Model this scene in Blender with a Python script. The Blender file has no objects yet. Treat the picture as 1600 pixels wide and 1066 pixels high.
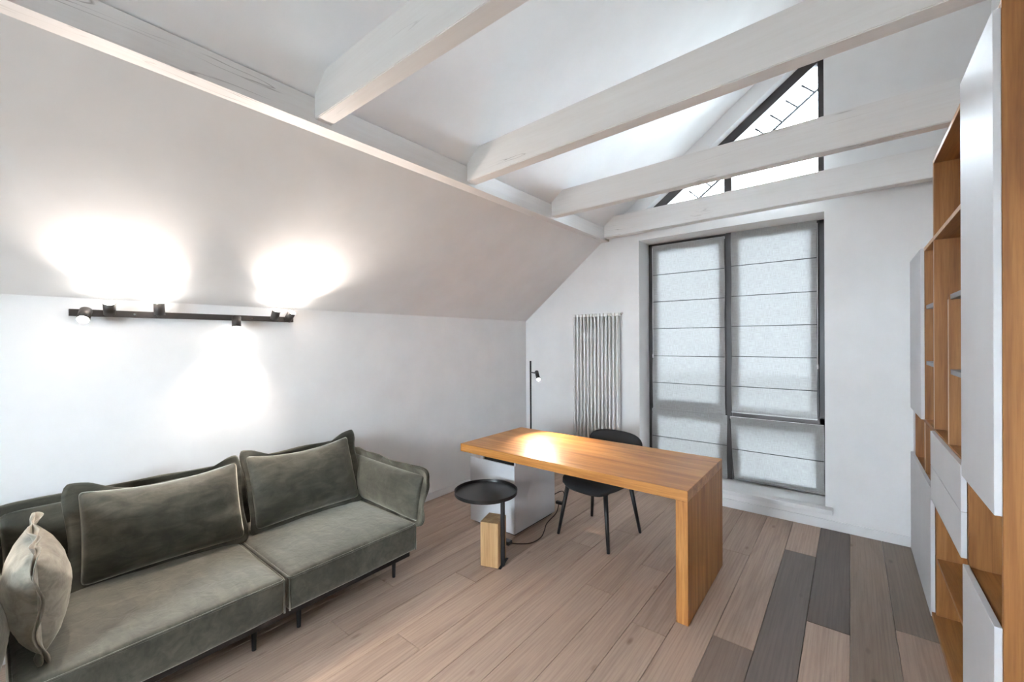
import bpy, bmesh, math, random
from mathutils import Vector, Matrix, noise

random.seed(7)
SC = bpy.context.scene
COL = SC.collection

# ------------------------------------------------------------------ camera
cam_d = bpy.data.cameras.new('camera')
cam = bpy.data.objects.new('camera', cam_d)
COL.objects.link(cam)
cam_d.sensor_fit = 'HORIZONTAL'
cam_d.sensor_width = 36.0
cam_d.lens = 659.15 / 1600.0 * 36.0
cam_d.clip_start = 0.02
_r = Vector((0.7806722, 0.62491625, -0.00553118))
_u = Vector((0.00320374, 0.00484867, 0.99998311))
_w = Vector((-0.62493252, 0.78067674, -0.00178315))
cam.matrix_world = Matrix(((_r.x, _u.x, -_w.x, 3.2828), (_r.y, _u.y, -_w.y, -4.3912),
                           (_r.z, _u.z, -_w.z, 1.5890), (0, 0, 0, 1)))
SC.camera = cam

# ------------------------------------------------------------------ sky (bright overcast day) and exposure
world = bpy.data.worlds.new('overcast_sky')
SC.world = world
world.use_nodes = True
bg = world.node_tree.nodes['Background']
bg.inputs['Color'].default_value = (0.80, 0.895, 1.0, 1)
bg.inputs['Strength'].default_value = 28.0
SC.view_settings.view_transform = 'Standard'
SC.view_settings.look = 'None'
SC.view_settings.gamma = 1.0
SC.view_settings.use_curve_mapping = False
SC.view_settings.exposure = 1.50

WALL_LAMP_W = 15.0      # each spot of the wall lamp
DESK_LAMP_W = 40.0
LAMP_COL = (1.0, 0.86, 0.76)

# ------------------------------------------------------------------ materials
def new_mat(name):
    m = bpy.data.materials.new(name)
    m.use_nodes = True
    nt = m.node_tree
    b = nt.nodes['Principled BSDF']
    return m, nt, b

def N(nt, typ, **kw):
    n = nt.nodes.new(typ)
    for k, v in kw.items():
        setattr(n, k, v)
    return n

def coords(nt, scale=(1, 1, 1), kind='Object', rnd=False):
    tc = N(nt, 'ShaderNodeTexCoord')
    mp = N(nt, 'ShaderNodeMapping')
    mp.inputs['Scale'].default_value = scale
    nt.links.new(tc.outputs[kind], mp.inputs['Vector'])
    if rnd:
        oi = N(nt, 'ShaderNodeObjectInfo')
        mu = N(nt, 'ShaderNodeMath', operation='MULTIPLY')
        mu.inputs[1].default_value = 37.0
        cb = N(nt, 'ShaderNodeCombineXYZ')
        nt.links.new(oi.outputs['Random'], mu.inputs[0])
        for i in range(3):
            nt.links.new(mu.outputs[0], cb.inputs[i])
        nt.links.new(cb.outputs[0], mp.inputs['Location'])
    return mp.outputs['Vector']

def noise_tex(nt, vec, scale, detail=4, rough=0.55, dist=0.0):
    n = N(nt, 'ShaderNodeTexNoise')
    n.inputs['Scale'].default_value = scale
    n.inputs['Detail'].default_value = detail
    n.inputs['Roughness'].default_value = rough
    n.inputs['Distortion'].default_value = dist
    nt.links.new(vec, n.inputs['Vector'])
    return n.outputs['Fac']

def ramp(nt, fac, stops):
    r = N(nt, 'ShaderNodeValToRGB')
    el = r.color_ramp.elements
    while len(el) > 1:
        el.remove(el[-1])
    el[0].position = stops[0][0]
    el[0].color = tuple(stops[0][1]) + (1,)
    for p, c in stops[1:]:
        e = el.new(p)
        e.color = tuple(c) + (1,)
    nt.links.new(fac, r.inputs['Fac'])
    return r.outputs['Color']

def bump(nt, b, h, strength=0.2, dist=0.01):
    n = N(nt, 'ShaderNodeBump')
    n.inputs['Strength'].default_value = strength
    n.inputs['Distance'].default_value = dist
    nt.links.new(h, n.inputs['Height'])
    nt.links.new(n.outputs['Normal'], b.inputs['Normal'])

def mixc(nt, a, bcol, fac, typ='MULTIPLY'):
    m = N(nt, 'ShaderNodeMix', data_type='RGBA', blend_type=typ)
    if isinstance(fac, float):
        m.inputs['Factor'].default_value = fac
    else:
        nt.links.new(fac, m.inputs['Factor'])
    for s, v in (('A', a), ('B', bcol)):
        i = [q for q in m.inputs if q.name == s and q.type == 'RGBA'][0]
        if isinstance(v, tuple):
            i.default_value = v + (1,)
        else:
            nt.links.new(v, i)
    return [q for q in m.outputs if q.type == 'RGBA'][0]

def plain(name, col, rough=0.5, metal=0.0, bscale=0, bstr=0.1, spec=0.5):
    m, nt, b = new_mat(name)
    vec = coords(nt)
    f = noise_tex(nt, vec, 3.0, 3)
    c = ramp(nt, f, [(0.3, tuple(x * 0.97 for x in col)), (0.7, tuple(min(1, x * 1.03) for x in col))])
    nt.links.new(c, b.inputs['Base Color'])
    b.inputs['Roughness'].default_value = rough
    b.inputs['Metallic'].default_value = metal
    b.inputs['Specular IOR Level'].default_value = spec
    if bscale:
        bump(nt, b, noise_tex(nt, vec, bscale, 3), bstr, 0.002)
    return m

def wood(name, axis, cols, rough=0.42, fine=1.0, bstr=0.12, knots=False):
    """grain running along axis (0 x, 1 y, 2 z); cols dark -> light"""
    m, nt, b = new_mat(name)
    s = [9.0, 9.0, 9.0]
    s[axis] = 0.55
    v1 = coords(nt, tuple(s), rnd=True)
    f1 = noise_tex(nt, v1, 1.6 * fine, 5, 0.6, 0.9)
    s2 = [70.0, 70.0, 70.0]
    s2[axis] = 2.2
    v2 = coords(nt, tuple(s2), rnd=True)
    f2 = noise_tex(nt, v2, 2.0 * fine, 4, 0.6, 0.3)
    base = ramp(nt, f1, [(0.28, cols[0]), (0.5, cols[1]), (0.72, cols[2])])
    fineg = ramp(nt, f2, [(0.32, (0.74, 0.70, 0.66)), (0.55, (1, 1, 1))])
    c = mixc(nt, base, fineg, 0.75)
    nt.links.new(c, b.inputs['Base Color'])
    b.inputs['Roughness'].default_value = rough
    bump(nt, b, f2, bstr, 0.002)
    return m

M = {}
M['wall'] = plain('white_wall_paint', (0.915, 0.91, 0.905), 0.75, bscale=160, bstr=0.05)
M['ceil'] = plain('white_ceiling_paint', (0.915, 0.915, 0.915), 0.8)
M['trim'] = plain('white_trim_paint', (0.86, 0.86, 0.86), 0.4)
M['lacquer'] = plain('matt_white_lacquer', (0.72, 0.725, 0.745), 0.50, spec=0.5)
M['lacquer2'] = plain('light_grey_lacquer', (0.70, 0.71, 0.74), 0.45)
M['greyedge'] = plain('grey_shelf_lacquer', (0.30, 0.30, 0.31), 0.5)
M['black'] = plain('black_powder_coat', (0.012, 0.012, 0.013), 0.42)
M['blacksoft'] = plain('black_fabric', (0.016, 0.016, 0.017), 0.85, bscale=400, bstr=0.3)
M['tray'] = plain('black_satin_tray', (0.02, 0.019, 0.018), 0.30)
M['frame'] = plain('dark_brown_window_frame', (0.030, 0.024, 0.023), 0.4)
M['enamel'] = plain('white_radiator_enamel', (0.90, 0.90, 0.88), 0.4)
M['verge'] = plain('weathered_verge_rail', (0.010, 0.010, 0.011), 1.0, spec=0.0)
M['rod'] = plain('dark_blind_rod', (0.06, 0.06, 0.062), 0.7)
M['chrome'] = plain('chrome', (0.6, 0.6, 0.6), 0.25, 1.0)
M['grey'] = plain('dark_grey_metal_lamp', (0.05, 0.045, 0.042), 0.38, 0.2)
M['cord'] = plain('brown_textile_cord', (0.03, 0.016, 0.012), 0.7)
M['outlet'] = plain('white_plastic', (0.8, 0.8, 0.79), 0.4)
M['oak_x'] = wood('oak_grain_along_x', 0, [(0.36, 0.135, 0.032), (0.56, 0.25, 0.066), (0.74, 0.38, 0.135)], 0.36)
M['oak_leg'] = wood('desk_oak_grain_along_z', 2, [(0.34, 0.125, 0.030), (0.52, 0.225, 0.058), (0.68, 0.34, 0.11)], 0.45)
M['oak_z'] = wood('oak_grain_along_z', 2, [(0.235, 0.088, 0.020), (0.345, 0.142, 0.036), (0.455, 0.208, 0.062)], 0.5)
M['oak_y'] = wood('oak_grain_along_y', 1, [(0.235, 0.088, 0.020), (0.345, 0.142, 0.036), (0.455, 0.208, 0.062)], 0.5)
M['oak_pale'] = wood('pale_oak_block', 2, [(0.42, 0.24, 0.10), (0.55, 0.34, 0.155), (0.66, 0.44, 0.23)], 0.5)
M['oak_edge_lit'] = wood('lit_oak_edge', 2, [(0.55, 0.33, 0.19), (0.62, 0.40, 0.25), (0.70, 0.47, 0.31)], 0.5)  # edge banding; the light it catches is painted as paler oak
M['beam_x'] = wood('whitewashed_beam_x', 0, [(0.82, 0.80, 0.78), (0.85, 0.835, 0.82), (0.87, 0.86, 0.85)], 0.55, 0.6, 0.25)
M['beam_y'] = wood('whitewashed_beam_y', 1, [(0.82, 0.80, 0.78), (0.85, 0.835, 0.82), (0.87, 0.86, 0.85)], 0.5, 0.6, 0.25)
for k in ('beam_x', 'beam_y'):
    for n in M[k].node_tree.nodes:
        if n.bl_idname == 'ShaderNodeMix':
            n.inputs['Factor'].default_value = 0.10

def add_cracks(m, axis):
    nt = m.node_tree
    b = nt.nodes['Principled BSDF']
    sc = [10.0, 10.0, 10.0]
    sc[axis] = 0.7
    f = noise_tex(nt, coords(nt, tuple(sc), rnd=True), 1.0, 3, 0.5, 0.4)
    line = ramp(nt, f, [(0.494, (1, 1, 1)), (0.4985, (0.55, 0.53, 0.52)), (0.5015, (0.55, 0.53, 0.52)), (0.506, (1, 1, 1))])
    sc2 = [1.6, 1.6, 1.6]
    mask = ramp(nt, noise_tex(nt, coords(nt, tuple(sc2), rnd=True), 1.0, 2), [(0.56, (0, 0, 0)), (0.64, (1, 1, 1))])
    old = b.inputs['Base Color'].links[0].from_socket
    c = mixc(nt, old, line, mask)
    nt.links.new(c, b.inputs['Base Color'])
add_cracks(M['beam_x'], 0)
add_cracks(M['beam_y'], 1)

def floor_mat():
    m, nt, b = new_mat('grey_brown_oak_plank')
    oi = N(nt, 'ShaderNodeObjectInfo')
    v1 = coords(nt, (7.0, 0.55, 7.0), rnd=True)
    f1 = noise_tex(nt, v1, 1.5, 5, 0.6, 1.4)
    v2 = coords(nt, (55.0, 1.6, 55.0), rnd=True)
    f2 = noise_tex(nt, v2, 2.0, 4, 0.62, 0.5)
    base = ramp(nt, f1, [(0.25, (0.72, 0.68, 0.65)), (0.5, (0.98, 0.97, 0.96)), (0.75, (1.14, 1.13, 1.12))])
    fine = ramp(nt, f2, [(0.33, (0.80, 0.77, 0.75)), (0.52, (1, 1, 1)), (0.72, (1.10, 1.09, 1.07))])
    c = mixc(nt, oi.outputs['Color'], base, 0.8)
    c = mixc(nt, c, fine, 0.6)
    # cathedral grain figure
    w = N(nt, 'ShaderNodeTexWave', wave_type='RINGS', rings_direction='Y')
    vw = coords(nt, (9.0, 0.35, 1.0), rnd=True)
    nt.links.new(vw, w.inputs['Vector'])
    w.inputs['Scale'].default_value = 2.4
    w.inputs['Distortion'].default_value = 5.0
    w.inputs['Detail'].default_value = 2.0
    w.inputs['Detail Scale'].default_value = 1.2
    cw = ramp(nt, w.outputs['Fac'], [(0.0, (0.86, 0.83, 0.81)), (0.35, (1, 1, 1)), (1.0, (1.05, 1.04, 1.03))])
    c = mixc(nt, c, cw, 0.45)
    # sparse knots
    vk = coords(nt, (6.0, 2.4, 1.0), rnd=True)
    vo = N(nt, 'ShaderNodeTexVoronoi')
    vo.inputs['Scale'].default_value = 1.0
    nt.links.new(vk, vo.inputs['Vector'])
    kk = ramp(nt, vo.outputs['Distance'], [(0.0, (0.45, 0.38, 0.34)), (0.045, (0.62, 0.56, 0.52)), (0.10, (1, 1, 1))])
    c = mixc(nt, c, kk, 0.8)
    nt.links.new(c, b.inputs['Base Color'])
    b.inputs['Roughness'].default_value = 0.48
    bump(nt, b, f2, 0.10, 0.002)
    return m
M['plank'] = floor_mat()
M['subfloor'] = plain('plank_joint_bevel', (0.55, 0.48, 0.43), 0.7)

def velvet(name, dark, light, sheen):
    m, nt, b = new_mat(name)
    v = coords(nt)
    f = noise_tex(nt, v, 5.0, 5, 0.6, 0.8)
    f2 = noise_tex(nt, coords(nt, (3, 9, 9)), 2.2, 4, 0.6, 1.0)
    c = ramp(nt, f, [(0.3, dark), (0.7, light)])
    c2 = ramp(nt, f2, [(0.35, (0.62, 0.62, 0.62)), (0.65, (1.3, 1.3, 1.27))])
    c = mixc(nt, c, c2, 0.8)
    nt.links.new(c, b.inputs['Base Color'])
    b.inputs['Roughness'].default_value = 0.62
    b.inputs['Specular IOR Level'].default_value = 0.25
    b.inputs['Sheen Weight'].default_value = sheen
    b.inputs['Sheen Roughness'].default_value = 0.42
    b.inputs['Sheen Tint'].default_value = (1.0, 0.96, 0.83, 1)
    bump(nt, b, noise_tex(nt, v, 14.0, 4, 0.55, 0.6), 0.22, 0.012)
    return m
M['velvet'] = velvet('olive_grey_velvet', (0.034, 0.033, 0.024), (0.082, 0.078, 0.059), 1.0)
M['velvet_lit'] = velvet('lit_olive_satin', (0.20, 0.18, 0.145), (0.29, 0.262, 0.215), 0.6)  # cushion cloth made paler, lamp light painted into its colour
M['piping'] = plain('dark_velvet_piping', (0.035, 0.034, 0.028), 0.7)

def blind_mat():
    m, nt, b = new_mat('natural_linen_voile')
    out = [n for n in nt.nodes if n.bl_idname == 'ShaderNodeOutputMaterial'][0]
    vh = coords(nt, (14.0, 1.0, 420.0))
    vv = coords(nt, (420.0, 1.0, 14.0))
    a = noise_tex(nt, vh, 1.0, 3, 0.7)
    c = noise_tex(nt, vv, 1.0, 3, 0.7)
    ad = N(nt, 'ShaderNodeMath', operation='ADD')
    nt.links.new(a, ad.inputs[0]); nt.links.new(c, ad.inputs[1])
    mu = N(nt, 'ShaderNodeMath', operation='MULTIPLY')
    nt.links.new(ad.outputs[0], mu.inputs[0]); mu.inputs[1].default_value = 0.5
    colr = ramp(nt, mu.outputs[0], [(0.36, (0.26, 0.255, 0.245)), (0.5, (0.36, 0.355, 0.345)), (0.64, (0.44, 0.435, 0.425))])
    d = N(nt, 'ShaderNodeBsdfDiffuse'); t = N(nt, 'ShaderNodeBsdfTranslucent')
    nt.links.new(colr, d.inputs['Color']); nt.links.new(colr, t.inputs['Color'])
    mx = N(nt, 'ShaderNodeMixShader'); mx.inputs[0].default_value = 0.053
    nt.links.new(d.outputs[0], mx.inputs[1]); nt.links.new(t.outputs[0], mx.inputs[2])
    tr = N(nt, 'ShaderNodeBsdfTransparent')
    m2 = N(nt, 'ShaderNodeMixShader'); m2.inputs[0].default_value = 0.003
    nt.links.new(mx.outputs[0], m2.inputs[1]); nt.links.new(tr.outputs[0], m2.inputs[2])
    nt.links.new(m2.outputs[0], out.inputs['Surface'])
    return m
M['linen'] = blind_mat()

def glass_mat():
    m, nt, b = new_mat('window_glass')
    out = [n for n in nt.nodes if n.bl_idname == 'ShaderNodeOutputMaterial'][0]
    tr = N(nt, 'ShaderNodeBsdfTransparent'); tr.inputs['Color'].default_value = (0.93, 0.95, 0.95, 1)
    gl = N(nt, 'ShaderNodeBsdfGlossy'); gl.inputs['Roughness'].default_value = 0.02
    fr = N(nt, 'ShaderNodeFresnel'); fr.inputs['IOR'].default_value = 1.45
    mx = N(nt, 'ShaderNodeMixShader')
    nt.links.new(fr.outputs[0], mx.inputs[0])
    nt.links.new(tr.outputs[0], mx.inputs[1]); nt.links.new(gl.outputs[0], mx.inputs[2])
    nt.links.new(mx.outputs[0], out.inputs['Surface'])
    return m
M['glass'] = glass_mat()

def emit(name, col, s):
    m, nt, b = new_mat(name)
    b.inputs['Base Color'].default_value = col + (1,)
    b.inputs['Emission Color'].default_value = col + (1,)
    b.inputs['Emission Strength'].default_value = s
    return m
M['led'] = emit('lit_led_lens', (1.0, 0.93, 0.86), 40.0)

# ------------------------------------------------------------------ mesh helpers
def link(name, bm, mat, parent=None, smooth=False, loc=None):
    me = bpy.data.meshes.new(name)
    bm.normal_update()
    bm.to_mesh(me)
    bm.free()
    if smooth:
        for p in me.polygons:
            p.use_smooth = True
    o = bpy.data.objects.new(name, me)
    if isinstance(mat, str):
        mat = M[mat]
    me.materials.append(mat)
    COL.objects.link(o)
    if loc is not None:
        o.location = loc
    if parent is not None:
        o.parent = parent
    return o

def empty(name, loc=(0, 0, 0), rz=0.0):
    o = bpy.data.objects.new(name, None)
    COL.objects.link(o)
    o.location = loc
    o.rotation_euler = (0, 0, rz)
    o.empty_display_size = 0.1
    return o

def tag(o, label, cat, group=None):
    o['label'] = label
    o['category'] = cat
    if group:
        o['group'] = group
    return o

def struct(o):
    o['kind'] = 'structure'
    return o

def add_box(bm, x0, x1, y0, y1, z0, z1, bev=0.0, seg=2):
    vs = [bm.verts.new((x, y, z)) for x in (x0, x1) for y in (y0, y1) for z in (z0, z1)]
    idx = [(0, 1, 3, 2), (4, 6, 7, 5), (0, 4, 5, 1), (2, 3, 7, 6), (0, 2, 6, 4), (1, 5, 7, 3)]
    fs = [bm.faces.new([vs[i] for i in f]) for f in idx]
    if bev > 0:
        es = list({e for f in fs for e in f.edges})
        bmesh.ops.bevel(bm, geom=es, offset=bev, segments=seg, affect='EDGES', profile=0.6)

def box(name, x0, x1, y0, y1, z0, z1, mat, parent=None, bev=0.0, seg=2):
    if x0 > x1: x0, x1 = x1, x0
    if y0 > y1: y0, y1 = y1, y0
    if z0 > z1: z0, z1 = z1, z0
    bm = bmesh.new()
    add_box(bm, x0, x1, y0, y1, z0, z1, bev, seg)
    return link(name, bm, mat, parent)

def add_prism(bm, pts, d):
    """pts: list of 3D points of a convex face, extruded by vector d"""
    a = [bm.verts.new(p) for p in pts]
    b_ = [bm.verts.new(Vector(p) + Vector(d)) for p in pts]
    bm.faces.new(a[::-1])
    bm.faces.new(b_)
    n = len(pts)
    for i in range(n):
        bm.faces.new([a[i], a[(i + 1) % n], b_[(i + 1) % n], b_[i]])
    bmesh.ops.recalc_face_normals(bm, faces=bm.faces[:])

def basis(d):
    d = Vector(d).normalized()
    h = Vector((0, 0, 1)) if abs(d.z) < 0.95 else Vector((1, 0, 0))
    a = d.cross(h).normalized()
    return d, a, a.cross(d).normalized()

def add_cyl(bm, p0, p1, r0, r1=None, n=16, caps=True):
    r1 = r0 if r1 is None else r1
    p0, p1 = Vector(p0), Vector(p1)
    d, a, b_ = basis(p1 - p0)
    R0, R1 = [], []
    for i in range(n):
        t = 2 * math.pi * i / n
        v = a * math.cos(t) + b_ * math.sin(t)
        R0.append(bm.verts.new(p0 + v * r0))
        R1.append(bm.verts.new(p1 + v * r1))
    for i in range(n):
        bm.faces.new([R0[i], R1[i], R1[(i + 1) % n], R0[(i + 1) % n]])
    if caps:
        bm.faces.new(R0)
        bm.faces.new(R1[::-1])
    return R0, R1

def cyl(name, p0, p1, r0, mat, parent=None, r1=None, n=16):
    bm = bmesh.new()
    add_cyl(bm, p0, p1, r0, r1, n)
    bmesh.ops.recalc_face_normals(bm, faces=bm.faces[:])
    o = link(name, bm, mat, parent)
    for p in o.data.polygons:
        p.use_smooth = len(p.vertices) == 4
    return o

def lathe(name, prof, mat, parent=None, loc=None, n=48, axis=None):
    bm = bmesh.new()
    rings = []
    for r, z in prof:
        if r < 1e-6:
            rings.append([bm.verts.new((0, 0, z))])
        else:
            rings.append([bm.verts.new((r * math.cos(2 * math.pi * i / n), r * math.sin(2 * math.pi * i / n), z)) for i in range(n)])
    for A, B in zip(rings, rings[1:]):
        for i in range(n):
            j = (i + 1) % n
            if len(A) == 1:
                bm.faces.new([A[0], B[i], B[j]])
            elif len(B) == 1:
                bm.faces.new([A[i], B[0], A[j]])
            else:
                bm.faces.new([A[i], B[i], B[j], A[j]])
    bmesh.ops.recalc_face_normals(bm, faces=bm.faces[:])
    o = link(name, bm, mat, parent, loc=loc)
    for p in o.data.polygons:
        p.use_smooth = True
    return o

def smooth_path(pts, sub=6):
    P = [Vector(p) for p in pts]
    out = []
    for i in range(len(P) - 1):
        p0 = P[max(0, i - 1)]; p1 = P[i]; p2 = P[i + 1]; p3 = P[min(len(P) - 1, i + 2)]
        for k in range(sub):
            t = k / sub
            out.append(0.5 * ((2 * p1) + (p2 - p0) * t + (2 * p0 - 5 * p1 + 4 * p2 - p3) * t * t + (3 * p1 - p0 - 3 * p2 + p3) * t ** 3))
    out.append(P[-1])
    return out

def add_tube(bm, pts, r, n=8, closed=False):
    P = [Vector(p) for p in pts]
    rings = []
    prev = None
    m = len(P)
    for i in range(m):
        if closed:
            t = (P[(i + 1) % m] - P[i - 1]).normalized()
        else:
            t = (P[min(m - 1, i + 1)] - P[max(0, i - 1)]).normalized()
        if prev is None:
            _, a, _b = basis(t)
        else:
            a = (prev - t * prev.dot(t)).normalized()
        prev = a
        b_ = t.cross(a)
        rings.append([bm.verts.new(P[i] + (a * math.cos(2 * math.pi * k / n) + b_ * math.sin(2 * math.pi * k / n)) * r) for k in range(n)])
    rr = list(zip(rings, rings[1:]))
    if closed:
        rr.append((rings[-1], rings[0]))
    for A, B in rr:
        for k in range(n):
            bm.faces.new([A[k], A[(k + 1) % n], B[(k + 1) % n], B[k]])
    if not closed:
        bm.faces.new(rings[0][::-1])
        bm.faces.new(rings[-1])
    bmesh.ops.recalc_face_normals(bm, faces=bm.faces[:])

def tube(name, pts, r, mat, parent=None, n=8, closed=False):
    bm = bmesh.new()
    add_tube(bm, pts, r, n, closed)
    return link(name, bm, mat, parent, smooth=True)

def rounded_box(name, x0, x1, y0, y1, z0, z1, r, mat, parent=None, n=(20, 20, 8), dome=0.0, wob=0.0, seed=0.0):
    bm = bmesh.new()
    cx, cy, cz = (x0 + x1) / 2, (y0 + y1) / 2, (z0 + z1) / 2
    hx, hy, hz = (x1 - x0) / 2, (y1 - y0) / 2, (z1 - z0) / 2
    cache = {}

    def vert(u, v, w):
        k = (round(u, 5), round(v, 5), round(w, 5))
        if k in cache:
            return cache[k]
        p = Vector((u * hx, v * hy, w * hz))
        q = Vector((max(-hx + r, min(hx - r, p.x)), max(-hy + r, min(hy - r, p.y)), max(-hz + r, min(hz - r, p.z))))
        d = p - q
        if d.length > 1e-9:
            mx = max(abs(d.x), abs(d.y), abs(d.z))
            p = q + d.normalized() * mx
        if w > 0 and dome:
            p.z += dome * (1 - u ** 4) * (1 - v ** 4) * max(0, w)
        if wob:
            nn = noise.noise_vector(Vector((p.x * 4 + seed, p.y * 4, p.z * 4)))
            p += nn * wob
        cache[k] = bm.verts.new((cx + p.x, cy + p.y, cz + p.z))
        return cache[k]

    def steps(m, h):
        rr = min(0.45, r / h)
        inner = [-1 + rr + (2 - 2 * rr) * i / m for i in range(m + 1)]
        return [-1, -1 + rr * 0.3, -1 + rr * 0.62] + inner + [1 - rr * 0.62, 1 - rr * 0.3, 1]
    U, V, W = steps(n[0], hx), steps(n[1], hy), steps(n[2], hz)
    for w in (-1, 1):
        for i in range(len(U) - 1):
            for j in range(len(V) - 1):
                bm.faces.new([vert(U[i], V[j], w), vert(U[i + 1], V[j], w), vert(U[i + 1], V[j + 1], w), vert(U[i], V[j + 1], w)])
    for u in (-1, 1):
        for i in range(len(V) - 1):
            for j in range(len(W) - 1):
                bm.faces.new([vert(u, V[i], W[j]), vert(u, V[i + 1], W[j]), vert(u, V[i + 1], W[j + 1]), vert(u, V[i], W[j + 1])])
    for v in (-1, 1):
        for i in range(len(U) - 1):
            for j in range(len(W) - 1):
                bm.faces.new([vert(U[i], v, W[j]), vert(U[i + 1], v, W[j]), vert(U[i + 1], v, W[j + 1]), vert(U[i], v, W[j + 1])])
    bmesh.ops.recalc_face_normals(bm, faces=bm.faces[:])
    return link(name, bm, mat, parent, smooth=True)

# ------------------------------------------------------------------ the room shell
XR = 4.06            # right wall
YF = -7.0            # wall behind the camera
ZK = 1.833           # knee wall height
PX, PZ = 1.08, 2.689
CX, CZ, CS = 1.175, 2.84, 0.742
def ceil_z(x):
    return CZ + CS * (x - CX)
ZR = ceil_z(XR)

fl = struct(box('floor', -0.05, XR + 0.05, YF - 0.05, 0.05, -0.08, -0.0125, 'subfloor'))
struct(box('ground', -60, 60, -60, 60, -3.4, -3.2, plain('unseen_ground', (0.19, 0.19, 0.18), 0.9)))  # unseen ground, added to cut the light coming up from below
struct(box('wall_left', -0.25, 0.0, YF, 0.45, -0.05, ZK + 0.02, 'wall'))
struct(box('wall_right', XR, XR + 0.2, YF, 0.45, -0.05, ZR + 0.2, 'wall'))

# lower sloped ceiling (from knee wall to purlin) and upper sloped ceiling
def slab(name, xa, za, xb, zb, y0, y1, th, mat):
    bm = bmesh.new()
    n = Vector((-(zb - za), 0, xb - xa)).normalized() * th
    add_prism(bm, [(xa, y0, za), (xb, y0, zb), (xb, y1, zb), (xa, y1, za)], n)
    return struct(link(name, bm, mat))
slab('ceiling_lower', -0.02, ZK - 0.016, PX + 0.03, PZ + 0.024, YF, 0.45, 0.2, 'wall')
slab('ceiling_upper', PX - 0.06, ceil_z(PX - 0.06), XR + 0.05, ceil_z(XR + 0.05), YF, 0.45, 0.2, 'ceil')

# gable wall with the tall window opening and the triangular opening above it
WX0, WX1, WZ0, WZ1 = 1.518, 3.119, 0.165, 2.652
TZ0 = 2.86
def hyp(x):                       # sloping head of the triangular opening
    return 3.655 + 0.745 * (x - 2.51)
TX0 = 2.51 + (TZ0 - 3.655) / 0.745
WT = 0.36
bm = bmesh.new()
def wp(pts):
    add_prism(bm, [(x, 0.0, z) for x, z in pts], (0, WT, 0))
wp([(0, -0.05), (WX0, -0.05), (WX0, ceil_z(WX0)), (CX, CZ), (PX, PZ + 0.06), (0, ZK)])
wp([(WX0, -0.05), (WX1, -0.05), (WX1, WZ0), (WX0, WZ0)])
wp([(WX0, WZ1), (WX1, WZ1), (WX1, TZ0), (WX0, TZ0)])
xm = max(WX0, TX0)
if TX0 > WX0:
    wp([(WX0, TZ0), (TX0, TZ0), (TX0, hyp(TX0) + 0.0), (TX0, ceil_z(TX0)), (WX0, ceil_z(WX0))])
wp([(xm, hyp(xm)), (WX1, hyp(WX1)), (WX1, ceil_z(WX1)), (xm, ceil_z(xm))])
wp([(WX1, -0.05), (XR, -0.05), (XR, ZR), (WX1, ceil_z(WX1))])
struct(link('wall_back', bm, 'wall'))

# wall behind the camera: the other gable, with an opening added for daylight
bm = bmesh.new()
GX0, GX1, GZ0, GZ1 = 1.60, 2.70, 0.95, 2.20
def wq(pts):
    add_prism(bm, [(x, YF, z) for x, z in pts], (0, -0.3, 0))
wq([(0, -0.05), (GX0, -0.05), (GX0, ceil_z(GX0)), (CX, CZ), (PX, PZ + 0.06), (0, ZK)])
wq([(GX0, -0.05), (GX1, -0.05), (GX1, GZ0), (GX0, GZ0)])
wq([(GX0, GZ1), (GX1, GZ1), (GX1, ceil_z(GX1)), (GX0, ceil_z(GX0))])
wq([(GX1, -0.05), (XR, -0.05), (XR, ZR), (GX1, ceil_z(GX1))])
struct(link('wall_front', bm, 'wall'))

struct(box('baseboard_left', 0.0, 0.014, YF, -0.0, 0.0, 0.066, 'trim', bev=0.003))
struct(box('baseboard_back', 0.014, 3.66, -0.014, 0.0, 0.0, 0.078, 'trim', bev=0.003))

# ------------------------------------------------------------------ floor planks
PW = 0.192
cols_x = [3.28 - PW * k for k in range(-4, 19)]
base_cols = [(0.48, 0.355, 0.277), (0.455, 0.334, 0.258), (0.50, 0.372, 0.292), (0.435, 0.318, 0.247), (0.52, 0.385, 0.30)]
DARK = (0.165, 0.132, 0.118)
known = {   # column left edge -> list of (y_far, y_near, tone)
    2.896: [(0, -0.625, 0), (-0.625, -2.75, 'd'), (-2.75, -4.9, 1), (-4.9, -7.0, 0)],
    3.088: [(0, -1.507, 'd2'), (-1.507, -3.6, 2), (-3.6, -5.7, 0), (-5.7, -7.0, 1)],
    2.704: [(0, -1.955, 1), (-1.955, -3.6, 'm'), (-3.6, -5.6, 0), (-5.6, -7, 2)],
    2.512: [(0, -0.9, 2), (-0.9, -2.95, 0), (-2.95, -5.0, 1), (-5.0, -7, 0)],
    2.320: [(0, -2.125, 3), (-2.125, -4.2, 2), (-4.2, -6.2, 0), (-6.2, -7, 1)],
    1.936: [(0, -1.955, 1), (-1.955, -4.0, 0), (-4.0, -6.0, 2), (-6.0, -7, 3)],
    1.360: [(0, -0.95, 0), (-0.95, -3.0, 4), (-3.0, -5.1, 0), (-5.1, -7, 1)],
    1.168: [(0, -0.33, 3), (-0.33, -2.383, 1), (-2.383, -4.4, 4), (-4.4, -6.4, 0), (-6.4, -7, 2)],
    0.976: [(0, -1.1, 1), (-1.1, -3.17, 3), (-3.17, -5.2, 1), (-5.2, -7, 0)],
    3.280: [(0, -2.05, 5), (-2.05, -4.1, 1), (-4.1, -6.1, 3), (-6.1, -7, 0)],
    3.472: [(0, -1.3, 6), (-1.3, -3.3, 3), (-3.3, -5.3, 1), (-5.3, -7, 0)],
}
rp = random.Random(3)
mesh_cache = {}
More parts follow.
